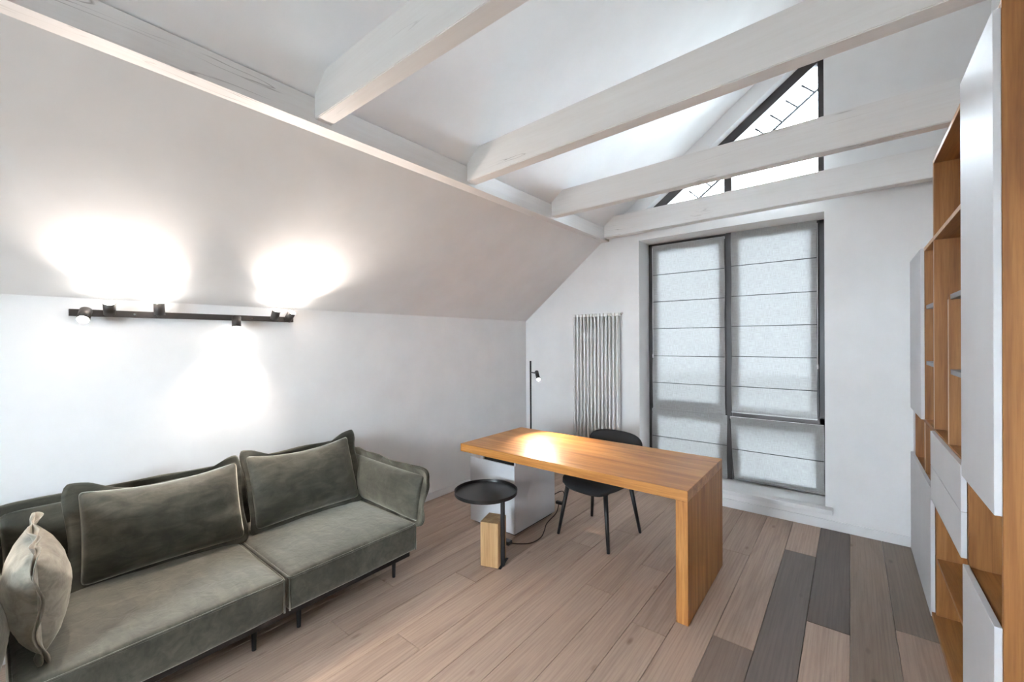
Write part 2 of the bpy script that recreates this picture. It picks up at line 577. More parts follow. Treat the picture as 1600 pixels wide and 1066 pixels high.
for xl in cols_x:
    xl = round(xl, 3)
    xa, xb = max(xl, 0.0), min(xl + PW, XR)
    if xb - xa < 0.02:
        continue
    segs = None
    for k in known:
        if abs(k - xl) < 0.02:
            segs = known[k]
    if segs is None:
        y = 0.0
        segs = []
        ln = rp.choice([0.7, 1.1, 1.5, 1.9])
        while y > -7.0:
            e = max(-7.0, y - ln)
            segs.append((y, e, rp.choice([0, 1, 2, 3, 0, 1])))
            y = e
            ln = 2.05
    for ya, yb, tone in segs:
        if ya <= YF + 0.01:
            continue
        yb = max(yb, YF)
        g = 0.0011
        L = round(ya - yb, 3); Wd = round(xb - xa, 3)
        key = (L, Wd)
        if key not in mesh_cache:
            b2 = bmesh.new()
            add_box(b2, -Wd / 2 + g, Wd / 2 - g, -L / 2 + g, L / 2 - g, -0.0124, 0.0, 0.0013, 1)
            me = bpy.data.meshes.new('plank')
            b2.normal_update()
            b2.to_mesh(me); b2.free()
            me.materials.append(M['plank'])
            mesh_cache[key] = me
        o = bpy.data.objects.new('plank', mesh_cache[key])
        COL.objects.link(o)
        o.location = ((xa + xb) / 2, (ya + yb) / 2, 0)
        o.parent = fl
        j = rp.uniform(0.94, 1.05)
        if tone == 'd':
            c = (0.172, 0.137, 0.116)
        elif tone == 'd2':
            c = (0.138, 0.108, 0.090)
        elif tone == 'm':
            c = (0.245, 0.180, 0.144)
        elif tone == 5:
            c = (0.265, 0.195, 0.146)
        elif tone == 6:
            c = (0.20, 0.152, 0.116)
        else:
            c = tuple(x * j for x in base_cols[tone])
        o.color = (c[0], c[1], c[2], 1)

# ------------------------------------------------------------------ roof timbers
# purlin along the room
bm = bmesh.new()
add_box(bm, PX, CX, YF, 0.0, PZ, ceil_z(PX) + 0.05)
pur = link('purlin_beam', bm, 'beam_y')
tag(pur, 'long whitewashed purlin running along the top of the sloped wall', 'beam')
ZB, ZT = 2.713, 2.928
beams = [   # y of the front face at the purlin and at the right wall, width
    (-3.343, -3.350, 0.088, 'whitewashed tie beam nearest the camera, leaving the frame at the top'),
    (-2.255, -2.41, 0.090, 'long whitewashed tie beam second from the camera, passing over the tall cabinet door'),
    (-1.170, -1.265, 0.085, 'whitewashed tie beam crossing in front of the triangular window'),
    (-0.125, -0.262, 0.100, 'whitewashed tie beam closest to the gable wall, just above the window'),
]
for ya, yb, w, lab in beams:
    bm = bmesh.new()
    add_prism(bm, [(CX - 0.002, ya, ZB), (XR, yb, ZB), (XR, yb + w, ZB), (CX - 0.002, ya + w, ZB)], (0, 0, ZT - ZB))
    es = [e for e in bm.edges if abs(e.verts[0].co.z - e.verts[1].co.z) < 1e-6 and abs(e.verts[0].co.x - e.verts[1].co.x) > 0.5]
    bmesh.ops.bevel(bm, geom=es, offset=0.004, segments=2, affect='EDGES')
    o = link('tie_beam', bm, 'beam_x')
    tag(o, lab, 'beam', 'tie beams under the roof')

# ------------------------------------------------------------------ main window
FY0, FY1 = 0.285, 0.345
w1 = struct(empty('window_1', (0, 0, 0)))
FR = 0.055
ZS = 0.185
def fr_box(name, x0, x1, z0, z1, parent, y0=FY0, y1=FY1, mat='frame'):
    return box(name, x0, x1, y0, y1, z0, z1, mat, parent, bev=0.003, seg=1)
fr_box('frame', WX0, WX0 + 0.045, ZS, WZ1, w1)
fr_box('frame', WX1 - 0.05, WX1, ZS, WZ1, w1)
fr_box('frame', WX0, WX1, WZ1 - 0.03, WZ1, w1)
fr_box('frame', WX0, WX1, ZS, ZS + 0.03, w1)
fr_box('mullion', 2.312, 2.366, ZS, WZ1, w1, 0.262, FY1)
fr_box('transom', WX0, WX1, 0.81, 0.875, w1)
def sash(x0, x1, z0, z1, tilt=0.0):
    """a sash frame with its pane, hinged at the bottom"""
    s = empty('sash', (0, 0.30, z0))
    s.rotation_euler = (tilt, 0, 0)
    s.parent = w1
    t = 0.062
    h = z1 - z0
    for a, b_, c, d in ((x0, x0 + t, 0, h), (x1 - t, x1, 0, h), (x0 + t, x1 - t, h - t, h), (x0 + t, x1 - t, 0, t)):
        o = box('rail', a, b_, -0.038, 0.03, c, d, 'frame', s, bev=0.004, seg=1)
    box('pane', x0 + t - 0.005, x1 - t + 0.005, -0.003, 0.003, t - 0.005, h - t + 0.005, 'glass', s)
    return s
sash(1.562, 2.312, 0.872, 2.622)
sash(2.366, 3.0705, 0.872, 2.640)
sash(1.562, 2.312, 0.212, 0.812)
TILT = math.radians(15.5)
sash(2.372, 3.105, 0.200, 0.855, TILT)
sl = struct(box('trim_1', WX0 - 0.04, WX1 + 0.052, -0.092, 0.0, 0.146, ZS, 'trim', bev=0.004))
struct(box('trim_2', WX0, WX1, 0.0, 0.36, 0.160, ZS, 'trim'))

# ------------------------------------------------------------------ triangular window
w2 = struct(empty('window_2', (0, 0, 0)))
TY0, TY1 = 0.10, 0.17
def hyp2(x, d=0.0):
    return hyp(x) + 0.0 - d * 1.247
x_a = 2.51 + (TZ0 - 3.655) / 0.745
bm = bmesh.new()      # sloping frame member
off = 0.085
add_prism(bm, [(x_a, TY0, hyp(x_a)), (WX1, TY0, hyp(WX1)), (WX1, TY0, hyp(WX1) - off * 1.247), (x_a, TY0, hyp(x_a) - off * 1.247)], (0, TY1 - TY0, 0))
link('frame', bm, 'frame', w2)
fr_box('frame', WX1 - 0.045, WX1, TZ0, hyp(WX1) - 0.06, w2, TY0 - 0.005, TY1)
fr_box('mullion', 2.335, 2.402, TZ0, hyp(2.37) - 0.05, w2, TY0 - 0.005, TY1)
fr_box('frame', x_a, WX1, TZ0 - 0.0, TZ0 + 0.05, w2, TY0, TY1)
for xa, xb in ((x_a + 0.05, 2.34), (2.40, WX1 - 0.04)):
    bm = bmesh.new()
    za, zb = hyp(xa) - 0.05, hyp(xb) - 0.05
    pts = [(xa, 0.132, TZ0 + 0.02), (xb, 0.132, TZ0 + 0.02), (xb, 0.132, zb), (xa, 0.132, max(TZ0 + 0.03, za))]
    add_prism(bm, pts, (0, 0.006, 0))
    link('pane', bm, 'glass', w2)

# roof verge outside the gable: board with joints, seen through the triangular pane
vg = tag(empty('roof_verge', (2.5, 0.6, 3.6)), 'pale jointed roof verge seen outside through the triangular window', 'roof edge')
R_A, R_B = Vector((1.70, 0.75, 3.035)), Vector((3.30, 0.75, 4.235))
dirv = (R_B - R_A).normalized()
nrm = Vector((-dirv.z, 0, dirv.x))
def vp(q, d, y):
    p = R_A + dirv * q + nrm * d
    return Vector((p.x, y, p.z))
tube('rail', [vp(0, 0, 0.75), vp(2.0, 0, 0.75)], 0.014, 'verge', vg)
for i in range(12):
    q = 0.12 + i * 0.17
    tube('bracket', [vp(q, 0, 0.75), vp(q - 0.02, 0.15, 0.75)], 0.0095, 'verge', vg, n=6)
    b2 = bmesh.new()
    add_prism(b2, [vp(q - 0.083, 0.15, 0.36), vp(q + 0.083, 0.15, 0.36), vp(q + 0.083, 0.15, 0.85), vp(q - 0.083, 0.15, 0.85)], nrm * 0.02)
    link('soffit_board', b2, 'trim', vg)
for c in vg.children:
    c.location = (-2.5, -0.6, -3.6)

# ------------------------------------------------------------------ unseen window added behind the camera to let in fill daylight
w4 = struct(empty('fill_window', (0, 0, 0)))
for a, b_, c, d in ((GX0, GX0 + 0.05, GZ0, GZ1), (GX1 - 0.05, GX1, GZ0, GZ1), (GX0, GX1, GZ0, GZ0 + 0.05), (GX0, GX1, GZ1 - 0.05, GZ1)):
    box('frame', a, b_, YF - 0.19, YF - 0.12, c, d, 'frame', w4)
box('pane', GX0 + 0.04, GX1 - 0.04, YF - 0.158, YF - 0.152, GZ0 + 0.04, GZ1 - 0.04, 'glass', w4)

# ------------------------------------------------------------------ roman blinds
def blind(x0, x1, z0, z1, rods, label, y=0.2525, tilt=0.0, chain=None, wav=0.0):
    xc = (x0 + x1) / 2
    root = tag(empty('roman_blind', (xc, y, z0)), label, 'blind', 'roman blinds on the window')
    root.rotation_euler = (tilt, 0, 0)
    h = z1 - z0
    bm = bmesh.new()
    nx, nz = 26, 40
    levels = [0.0] + [r - z0 for r in rods] + [h]
    levels.sort()
    grid = []
    for j in range(nz + 1):
        z = h * j / nz
        row = []
        lo = max([l for l in levels if l <= z + 1e-6]); hi = min([l for l in levels if l >= z - 1e-6] + [h])
        f = 0 if hi - lo < 1e-6 else (z - lo) / (hi - lo)
        for i in range(nx + 1):
            x = x0 + (x1 - x0) * i / nx
            dy = -0.004 * math.sin(math.pi * f) + wav * math.sin(7 * x + 3 * z) * (i / nx) * (1 - i / nx)
            e = 0.0
            if i in (0, nx):
                e = 0.003 * math.sin(9 * z + x)
            row.append(bm.verts.new((x + e, dy, z)))
        grid.append(row)
    for j in range(nz):
        for i in range(nx):
            bm.faces.new([grid[j][i], grid[j][i + 1], grid[j + 1][i + 1], grid[j + 1][i]])
    link('fabric', bm, 'linen', root, smooth=True)
    for r in rods:
        cyl('rod', (x0 + 0.002, -0.0025, r - z0), (x1 - 0.002, -0.0025, r - z0), 0.0034, 'rod', root, n=6)
    b2 = bmesh.new()
    add_box(b2, x0 - 0.001, x1 + 0.001, -0.006, 0.004, -0.004, 0.012, 0.002, 1)
    link('hem', b2, 'linen', root)
    box('headrail', x0, x1, 0.0015, 0.008, h - 0.022, h + 0.002, 'trim', root)
    if chain:
        cx, ca, cb = chain
        tube('cord', [(cx, -0.006, ca - z0), (cx + 0.001, -0.006, (ca + cb) / 2 - z0), (cx, -0.006, cb - z0)], 0.0025, 'outlet', root, n=6)
        lathe('cord_weight', [(0, 0), (0.006, 0.004), (0.007, 0.03), (0.004, 0.045), (0, 0.047)], 'outlet', root, loc=(cx, -0.006, cb - 0.045 - z0), n=10)
    for c in root.children:
        c.location.x -= xc
    return root
blind(1.570, 2.305, 0.822, 2.620, [2.30, 2.003, 1.708, 1.409, 1.114], 'tall linen roman blind in the upper left window half', chain=(1.576, 2.60, 1.43))
blind(2.364, 3.056, 0.862, 2.648, [2.312, 2.012, 1.714, 1.416, 1.120], 'tall linen roman blind in the upper right window half', chain=(3.060, 2.62, 1.36))
blind(1.562, 2.320, 0.197, 0.818, [0.522], 'short linen roman blind at lower left behind the desk', y=0.2545)
blind(2.383, 3.107, 0.203, 0.868, [0.528], 'short linen roman blind on the tilted lower right sash', y=0.2555, tilt=TILT)

# ------------------------------------------------------------------ radiator
rd = tag(empty('radiator', (1.04, -0.07, 0.11)), 'tall white tubular radiator on the gable wall beside the window', 'radiator')
NT = 13
for i in range(NT):
    x = 0.775 + i * 0.0445
    t = cyl('tube', (x, -0.095, 0.14), (x, -0.095, 1.862), 0.0138, 'enamel', rd, n=12)
    cyl('tube', (x, -0.050, 0.14), (x, -0.050, 1.862), 0.0138, 'enamel', rd, n=12)
for z in (0.13, 1.866):
    bm = bmesh.new()
    for i in range(NT):
        x = 0.775 + i * 0.0445
        add_box(bm, x - 0.0195, x + 0.0195, -0.110, -0.035, z - 0.018, z + 0.018, 0.012, 2)
    add_cyl(bm, (0.765, -0.072, z), (0.775 + 12 * 0.0445 + 0.03, -0.072, z), 0.012)
    link('header', bm, 'enamel', rd)
cyl('bracket', (0.90, -0.05, 1.72), (0.90, -0.001, 1.72), 0.008, 'enamel', rd, n=8)
cyl('bracket', (1.24, -0.05, 1.72), (1.24, -0.001, 1.72), 0.008, 'enamel', rd, n=8)
cyl('bracket', (0.90, -0.05, 0.25), (0.90, -0.001, 0.25), 0.008, 'enamel', rd, n=8)
cyl('bracket', (1.24, -0.05, 0.25), (1.24, -0.001, 0.25), 0.008, 'enamel', rd, n=8)
cyl('air_valve', (1.337, -0.072, 1.866), (1.362, -0.072, 1.882), 0.010, 'chrome', rd, n=10)
for c in rd.children:
    c.location = (-1.04, 0.07, -0.11)

# ------------------------------------------------------------------ wall unit on the right
XD = 3.639      # door faces
XF = 3.658      # carcass front
XB = XR - 0.004 # carcass back
wu = tag(empty('wall_unit', (XF, -1.2, 0)), 'tall oak shelving wall unit with white doors and open niches on the right', 'wall unit')
def U(name, y0, y1, z0, z1, mat, x0=XF, x1=XB, bev=0.0015):
    o = box(name, x0 - XF, x1 - XF, y0 + 1.2, y1 + 1.2, z0, z1, mat, wu, bev=bev, seg=1)
    return o
T = 0.019
# uprights
U('filler', -0.115, -0.004, 0.03, 2.145, 'lacquer', XF, XF + 0.018)
U('upright', -0.134, -0.115, 0.03, 2.145, 'oak_z')
U('upright', -0.640, -0.621, 0.70, 2.155, 'oak_z')
U('upright', -1.020, -1.001, 1.065, 2.595, 'oak_z')
U('upright', -1.060, -1.041, 0.03, 0.69, 'oak_z')
U('upright', -1.468, -1.449, 1.065, 1.79, 'oak_z')
U('upright', -1.898, -1.879, 0.03, 2.64, 'oak_z')
U('end_panel', -2.394, -2.372, 0.0, 2.652, 'oak_z', XF, XB)
# boards
U('base_board', -2.372, -0.004, 0.0, 0.03, 'oak_y', XD + 0.004)
U('shelf', -1.041, -0.030, 0.700, 0.719, 'oak_y', XF + 0.004)
U('shelf', -1.879, -0.030, 1.048, 1.070, 'oak_y', XF)
U('top_board', -1.879, -0.621, 2.145, 2.166, 'oak_y', XF)
U('top_board', -0.621, -0.004, 2.145, 2.166, 'oak_y', XF)
U('top_board', -1.879, -1.001, 2.580, 2.600, 'oak_y', XF)
U('top_board', -2.372, -1.879, 2.632, 2.652, 'oak_y', XF)
U('shelf', -1.879, -1.060, 0.332, 0.351, 'oak_y', XF + 0.004)
U('shelf', -1.879, -1.041, 0.662, 0.681, 'oak_y', XF + 0.004)
U('shelf', -2.372, -1.898, 0.636, 0.655, 'oak_y', XF + 0.006)
U('shelf', -2.372, -1.898, 1.035, 1.054, 'oak_y', XF + 0.02)
for ya, yb, z in ((-1.001, -0.640, 1.785), (-1.001, -0.640, 1.430), (-1.879, -1.460, 1.788), (-1.879, -1.468, 1.424)):
    U('small_shelf', ya, yb, z - 0.012, z + 0.012, 'greyedge', XF + 0.006)
for yy, za, zb in ((-1.0105, 1.071, 2.595), (-1.4585, 1.071, 1.776), (-0.6305, 0.72, 1.047)):
    U('edge_band', yy - 0.0095, yy + 0.0095, za, zb, 'oak_edge_lit', XF - 0.0012, XF + 0.001, bev=0)
for ya, yb, zc in ((-1.879, -0.621, 2.1555), (-1.879, -1.001, 2.590)):
    U('edge_band', ya, yb, zc - 0.0105, zc + 0.0105, 'oak_edge_lit', XF - 0.0012, XF + 0.001, bev=0)
U('back_panel', -2.372, -0.010, 0.03, 2.145, 'oak_z', XB - 0.008, XB)
U('back_panel', -1.879, -1.010, 2.166, 2.580, 'oak_z', XB - 0.008, XB)
# doors and drawers
def door(name, y0, y1, z0, z1, knob=None):
    return U(name, y0, y1, z0, z1, 'lacquer', XD, XF - 0.0005, bev=0.0012)
door('door', -0.630, -0.030, 1.066, 2.163)
door('door', -2.390, -1.889, 1.024, 2.628)
door('door', -1.030, -0.030, 0.004, 0.735)
door('door', -2.386, -1.905, 0.004, 0.668)
door('drawer', -1.872, -1.036, 0.8705, 1.062)
door('drawer', -1.872, -1.036, 0.679, 0.868)

# ------------------------------------------------------------------ desk
DX0, DX1, DY0, DY1 = 0.802, 2.582, -1.9719, -1.1633
dk = tag(empty('desk', (1.7, -1.57, 0)), 'long oak writing desk with one slab leg and a grey storage pedestal', 'desk')
def D(name, x0, x1, y0, y1, z0, z1, mat, bev=0.003):
    return box(name, x0 - 1.7, x1 - 1.7, y0 + 1.57, y1 + 1.57, z0, z1, mat, dk, bev=bev)
D('desktop', DX0, DX1, DY0, DY1, 0.688, 0.750, 'oak_x')
D('slab_leg', 2.516, DX1, DY0, DY1, 0.0, 0.6875, 'oak_leg')
QX0, QX1, QY0, QY1 = 0.683, 1.174, -1.737, -1.146
D('pedestal', QX0, QX1, QY0, QY1, 0.022, 0.573, 'lacquer2', 0.002)
D('pedestal_plinth', QX0 + 0.02, QX1 - 0.02, QY0 + 0.03, QY1 - 0.02, 0.0, 0.022, 'black', 0.001)
D('pedestal_cheek', 0.803, 0.838, QY0, QY1, 0.573, 0.688, 'lacquer2', 0.001)
D('pedestal_cheek', QX1 - 0.018, QX1, QY0 + 0.02, QY1, 0.573, 0.688, 'lacquer2', 0.001)
D('open_slot', 0.838, QX1 - 0.018, QY0 + 0.012, QY1 - 0.01, 0.573, 0.687, 'black', 0.001)

# ------------------------------------------------------------------ chair
ch = tag(empty('chair', (1.672, -1.246, 0), math.radians(-6.3)), 'black shell chair with tapered legs pushed under the oak desk', 'chair')
def leg(bx, by, tx, ty):
    bm = bmesh.new()
    add_cyl(bm, (bx, by, 0.0), (tx, ty, 0.43), 0.0115, 0.019, 14)
    bmesh.ops.recalc_face_normals(bm, faces=bm.faces[:])
    o = link('leg', bm, 'black', ch)
    for p in o.data.polygons:
        p.use_smooth = len(p.vertices) == 4
for sx in (-1, 1):
    for sy in (-1, 1):
        leg(0.236 * sx, 0.240 * sy, 0.175 * sx, 0.180 * sy)
# seat: rounded plate, gently dished, front edge rolled down
def shell(name, fn, nu, nv, th, mat, parent):
    bm = bmesh.new()
    P = [[Vector(fn(-1 + 2 * i / nu, -1 + 2 * j / nv)) for i in range(nu + 1)] for j in range(nv + 1)]
    top = [[None] * (nu + 1) for _ in range(nv + 1)]
    bot = [[None] * (nu + 1) for _ in range(nv + 1)]
    for j in range(nv + 1):
        for i in range(nu + 1):
            a = P[j][min(nu, i + 1)] - P[j][max(0, i - 1)]
            b_ = P[min(nv, j + 1)][i] - P[max(0, j - 1)][i]
            n = a.cross(b_)
            n = n.normalized() if n.length > 1e-9 else Vector((0, 0, 1))
            top[j][i] = bm.verts.new(P[j][i] + n * th / 2)
            bot[j][i] = bm.verts.new(P[j][i] - n * th / 2)
    for j in range(nv):
        for i in range(nu):
            bm.faces.new([top[j][i], top[j][i + 1], top[j + 1][i + 1], top[j + 1][i]])
            bm.faces.new([bot[j][i], bot[j + 1][i], bot[j + 1][i + 1], bot[j][i + 1]])
    loop = [(0, i) for i in range(nu)] + [(j, nu) for j in range(nv)] + [(nv, i) for i in range(nu, 0, -1)] + [(j, 0) for j in range(nv, 0, -1)]
    for k in range(len(loop)):
        a, b_ = loop[k], loop[(k + 1) % len(loop)]
        bm.faces.new([top[a[0]][a[1]], bot[a[0]][a[1]], bot[b_[0]][b_[1]], top[b_[0]][b_[1]]])
    bmesh.ops.recalc_face_normals(bm, faces=bm.faces[:])
    return link(name, bm, mat, parent, smooth=True)
def squircle(u, v, p=5.0):
    m = max(abs(u), abs(v))
    if m < 1e-6:
        return u, v
    L = (abs(u / m) ** p + abs(v / m) ** p) ** (1 / p)
    return u / L, v / L
def seat_fn(u, v):
    a, b_ = squircle(u, v, 4.5)
    wx = 0.240 - 0.02 * max(0, b_)
    z = 0.452 - 0.016 * (1 - a * a) * (1 - 0.5 * b_ * b_) + 0.0
    if b_ < -0.7:
        z -= 0.045 * ((-b_ - 0.7) / 0.3) ** 2
    return (a * wx, b_ * 0.245, z)
shell('seat', seat_fn, 24, 24, 0.038, 'blacksoft', ch)
def back_fn(u, v):
    a, b_ = squircle(u, v, 4.0)
    t = (b_ + 1) / 2
    ang = a * 0.62
    w = 0.255
    x = math.sin(ang) / math.sin(0.62) * w
    y = 0.275 + 0.05 * t - 0.16 * (1 - math.cos(ang)) * 1.4
    z = 0.565 + 0.235 * t - 0.02 * a * a
    return (x, y - 0.03, z)
shell('backrest', back_fn, 28, 14, 0.022, 'blacksoft', ch)
for sx in (-1, 1):
    tube('back_post', smooth_path([(0.13 * sx, 0.17, 0.435), (0.145 * sx, 0.225, 0.48), (0.155 * sx, 0.25, 0.56), (0.16 * sx, 0.262, 0.66)]), 0.011, 'black', ch, n=10)

# ------------------------------------------------------------------ side table
st = tag(empty('side_table', (1.285, -2.12, 0), math.radians(19.5)), 'small round black tray table on a pale oak block in front of the desk', 'side table')
rot = Matrix.Rotation(-math.radians(19.5), 4, 'Z')
def loc_st(x, y):
    v = rot @ Vector((x - 1.285, y + 2.12, 0))
    return v.x, v.y
box('block', -0.067, 0.067, -0.083, 0.083, 0.004, 0.315, 'oak_pale', st, bev=0.004)
box('base_plate', -0.062, 0.085, -0.078, 0.078, 0.0, 0.004, 'black', st)
px_, py_ = loc_st(1.362, -2.118)
box('post', 0.068, 0.092, py_ - 0.014, py_ + 0.014, 0.0, 0.449, 'black', st, bev=0.002)
tx_, ty_ = loc_st(1.162, -2.062)
R0 = 0.233
lathe('tray', [(0, 0.450), (R0 - 0.006, 0.450), (R0, 0.453), (R0 + 0.001, 0.478), (R0 - 0.004, 0.478), (R0 - 0.007, 0.458), (0, 0.457)], 'tray', st, loc=(tx_, ty_, 0), n=72)
for p in st.children[-1].data.polygons:
    p.use_smooth = False

# ------------------------------------------------------------------ floor lamp behind the desk
LX, LY = 0.828, -1.035
lp = tag(empty('floor_lamp', (LX, LY, 0)), 'slim black floor lamp with small lit spot head behind the desk', 'floor lamp')
lathe('base', [(0, 0), (0.11, 0), (0.112, 0.004), (0.112, 0.014), (0.108, 0.017), (0, 0.017)], 'black', lp)
cyl('pole', (0, 0, 0.015), (0, 0, 1.385), 0.0085, 'black', lp, n=14)
hd = Vector((0.444, -0.405, -0.495)).normalized()
HC = Vector((0.098, -0.02, 1.245))
cyl('arm', (0, 0, 1.272), (0.085, -0.012, 1.268), 0.006, 'black', lp, n=10)
bm = bmesh.new()
add_cyl(bm, HC - hd * 0.055, HC + hd * 0.050, 0.0185, None, 20)
bmesh.ops.recalc_face_normals(bm, faces=bm.faces[:])
ho = link('lamp_head', bm, 'black', lp)
for p in ho.data.polygons:
    p.use_smooth = len(p.vertices) == 4
cyl('lens', HC + hd * 0.0495, HC + hd * 0.054, 0.0155, 'led', ho, n=18)
def spot(name, pos, d, power, size, blend, parent, col=LAMP_COL, rad=0.012):
    L = bpy.data.lights.new(name, 'SPOT')
    L.energy = power
    L.color = col
    L.spot_size = math.radians(size)
    L.spot_blend = blend
    L.shadow_soft_size = rad
    o = bpy.data.objects.new(name, L)
    COL.objects.link(o)
    o.location = pos
    o.rotation_euler = Vector(d).to_track_quat('-Z', 'Y').to_euler()
    o.parent = parent
    return o
spot('bulb', HC + hd * 0.060, hd, DESK_LAMP_W, 66, 0.85, lp, (1.0, 0.82, 0.62))

# ------------------------------------------------------------------ cord with in-line switch, and power adapter
cord = tag(empty('power_cord', (1.19, -1.45, 0)), 'dark brown power cord curling on the floor beside the desk pedestal', 'cord')
def Cc(p):
    return (p[0] - 1.19, p[1] + 1.45, p[2])
pts = [(1.215, -1.845, 0.012), (1.26, -1.812, 0.006), (1.335, -1.740, 0.006), (1.345, -1.62, 0.006), (1.300, -1.50, 0.006), (1.245, -1.39, 0.006), (1.215, -1.28, 0.006), (1.192, -1.17, 0.006), (1.186, -1.12, 0.03), (1.19, -1.10, 0.085)]
tube('cable', [Cc(p) for p in smooth_path(pts, 8)], 0.0042, 'cord', cord)
bm = bmesh.new()
add_box(bm, *[v for v in (1.165 - 1.19, 1.235 - 1.19, -1.118 + 1.45, -1.088 + 1.45, 0.082, 0.108)], 0.004, 2)
link('switch', bm, 'black', cord)
tube('cable', [Cc(p) for p in smooth_path([(1.225, -1.10, 0.10), (1.235, -1.08, 0.16), (1.20, -1.06, 0.19), (1.10, -1.05, 0.13), (0.98, -1.04, 0.03), (0.93, -1.037, 0.012)], 8)], 0.0042, 'cord', cord)
box('plug', 1.150 - 1.19, 1.222 - 1.19, -1.875 + 1.45, -1.825 + 1.45, 0.0, 0.028, 'black', cord, bev=0.004)

# ------------------------------------------------------------------ wall lamp with six swivel heads
wl = tag(empty('wall_lamp', (0, -3.527, 1.752)), 'long black wall lamp bar with six lit swivel spots above the sofa', 'wall lamp')
box('bar', 0.0, 0.024, -0.583, 0.583, -0.0185, 0.0185, 'grey', wl, bev=0.002)
heads = [
    (-4.055, 1.742, (0.62, -0.22, -0.66)),
    (-3.958, 1.772, (0.50, -0.10, 0.80)),
    (-3.741, 1.780, (0.16, -0.08, 1.0)),
    (-3.337, 1.728, (0.20, -0.06, -1.0)),
    (-3.092, 1.776, (0.48, 0.02, 0.80)),
    (-2.995, 1.768, (0.52, 0.22, 0.72)),
]
for k, (y, z, d) in enumerate(heads):
    d = Vector(d).normalized()
    c = Vector((0.072, y + 3.527, z - 1.752))
    a, b_ = c - d * 0.030, c + d * 0.042
    bm = bmesh.new()
    add_cyl(bm, a, b_, 0.0265, None, 24)
    bmesh.ops.recalc_face_normals(bm, faces=bm.faces[:])
    h = link('spot_head', bm, 'grey', wl)
    for p in h.data.polygons:
        p.use_smooth = len(p.vertices) == 4
    cyl('lens', b_ - d * 0.0005, b_ + d * 0.004, 0.0235, 'led', h, n=20)
    cyl('swivel', (0.02, c.y, 0), c, 0.008, 'grey', h, n=10)
    spot('bulb', b_ + d * 0.010, d, WALL_LAMP_W * (1.35 if d.z < 0 else 1.0), 100, 1.0, h)
for y in (-3.845, -3.224):
    cyl('screw', (0.0235, y + 3.527, 0), (0.028, y + 3.527, 0), 0.0055, 'chrome', wl, n=12)

# ------------------------------------------------------------------ cushions
def cushion_mesh(W, H, T, seed, p=14.0, wr=1.0, res=(40, 30), sag=0.0):
    """pillow body in local XY (W x H), thickness along Z; returns bm and the seam loop"""
    bm = bmesh.new()
    nu, nv = res
    def outline(u, v):
        a, b_ = squircle(u, v, p * 1.6)
        # slightly hollow sides
        x = a * (1 - 0.025 * (1 - b_ * b_)) * W / 2
        y = b_ * (1 - 0.035 * (1 - a * a)) * H / 2
        return x, y
    def hgt(u, v):
        e = max(0.0, (1 - abs(u) ** 2.6)) ** 0.50 * max(0.0, (1 - abs(v) ** 2.6)) ** 0.50
        n1 = noise.noise(Vector((u * 1.3 + seed, v * 1.3, seed))) * 0.10
        m = min(1 - abs(u), 1 - abs(v))
        edge = math.exp(-max(m, 0) * 5.0)
        if abs(u) > abs(v):
            ph = v * H * 0.5
        else:
            ph = u * W * 0.5
        g = math.sin(ph * 42 + seed * 3 + 3 * noise.noise(Vector((ph * 7, seed, 0)))) * edge * 0.09 * wr
        g *= 0.4 + 0.9 * max(0, noise.noise(Vector((ph * 5 + 4, seed + 9, 1.5))) + 0.4)
        f = abs(noise.noise(Vector((u * 2.2 + seed * 2, v * 4.0, 3.0)))) * 0.10 * wr
        return e * (1 + n1 + g - f)
    front, back = {}, {}
    for j in range(nv + 1):
        for i in range(nu + 1):
            s, t = -1 + 2 * i / nu, -1 + 2 * j / nv
            u, v = math.sin(s * math.pi / 2), math.sin(t * math.pi / 2)
            u = 0.5 * u + 0.5 * s
            v = 0.5 * v + 0.5 * t
            x, y = outline(u, v)
            y -= sag * (1 - u * u) * (v + 1) / 2
            rim = i in (0, nu) or j in (0, nv)
            if rim:
                vv = bm.verts.new((x, y, 0))
                front[i, j] = back[i, j] = vv
            else:
                front[i, j] = bm.verts.new((x, y, hgt(u, v) * T / 2))
                back[i, j] = bm.verts.new((x, y, -hgt(u, v) * T / 2))
    for j in range(nv):
        for i in range(nu):
            bm.faces.new([front[i, j], front[i + 1, j], front[i + 1, j + 1], front[i, j + 1]])
            bm.faces.new([back[i, j], back[i, j + 1], back[i + 1, j + 1], back[i + 1, j]])
    loop = [(i, 0) for i in range(nu)] + [(nu, j) for j in range(nv)] + [(i, nv) for i in range(nu, 0, -1)] + [(0, j) for j in range(nv, 0, -1)]
    seam = [front[k].co.copy() for k in loop]
    return bm, seam

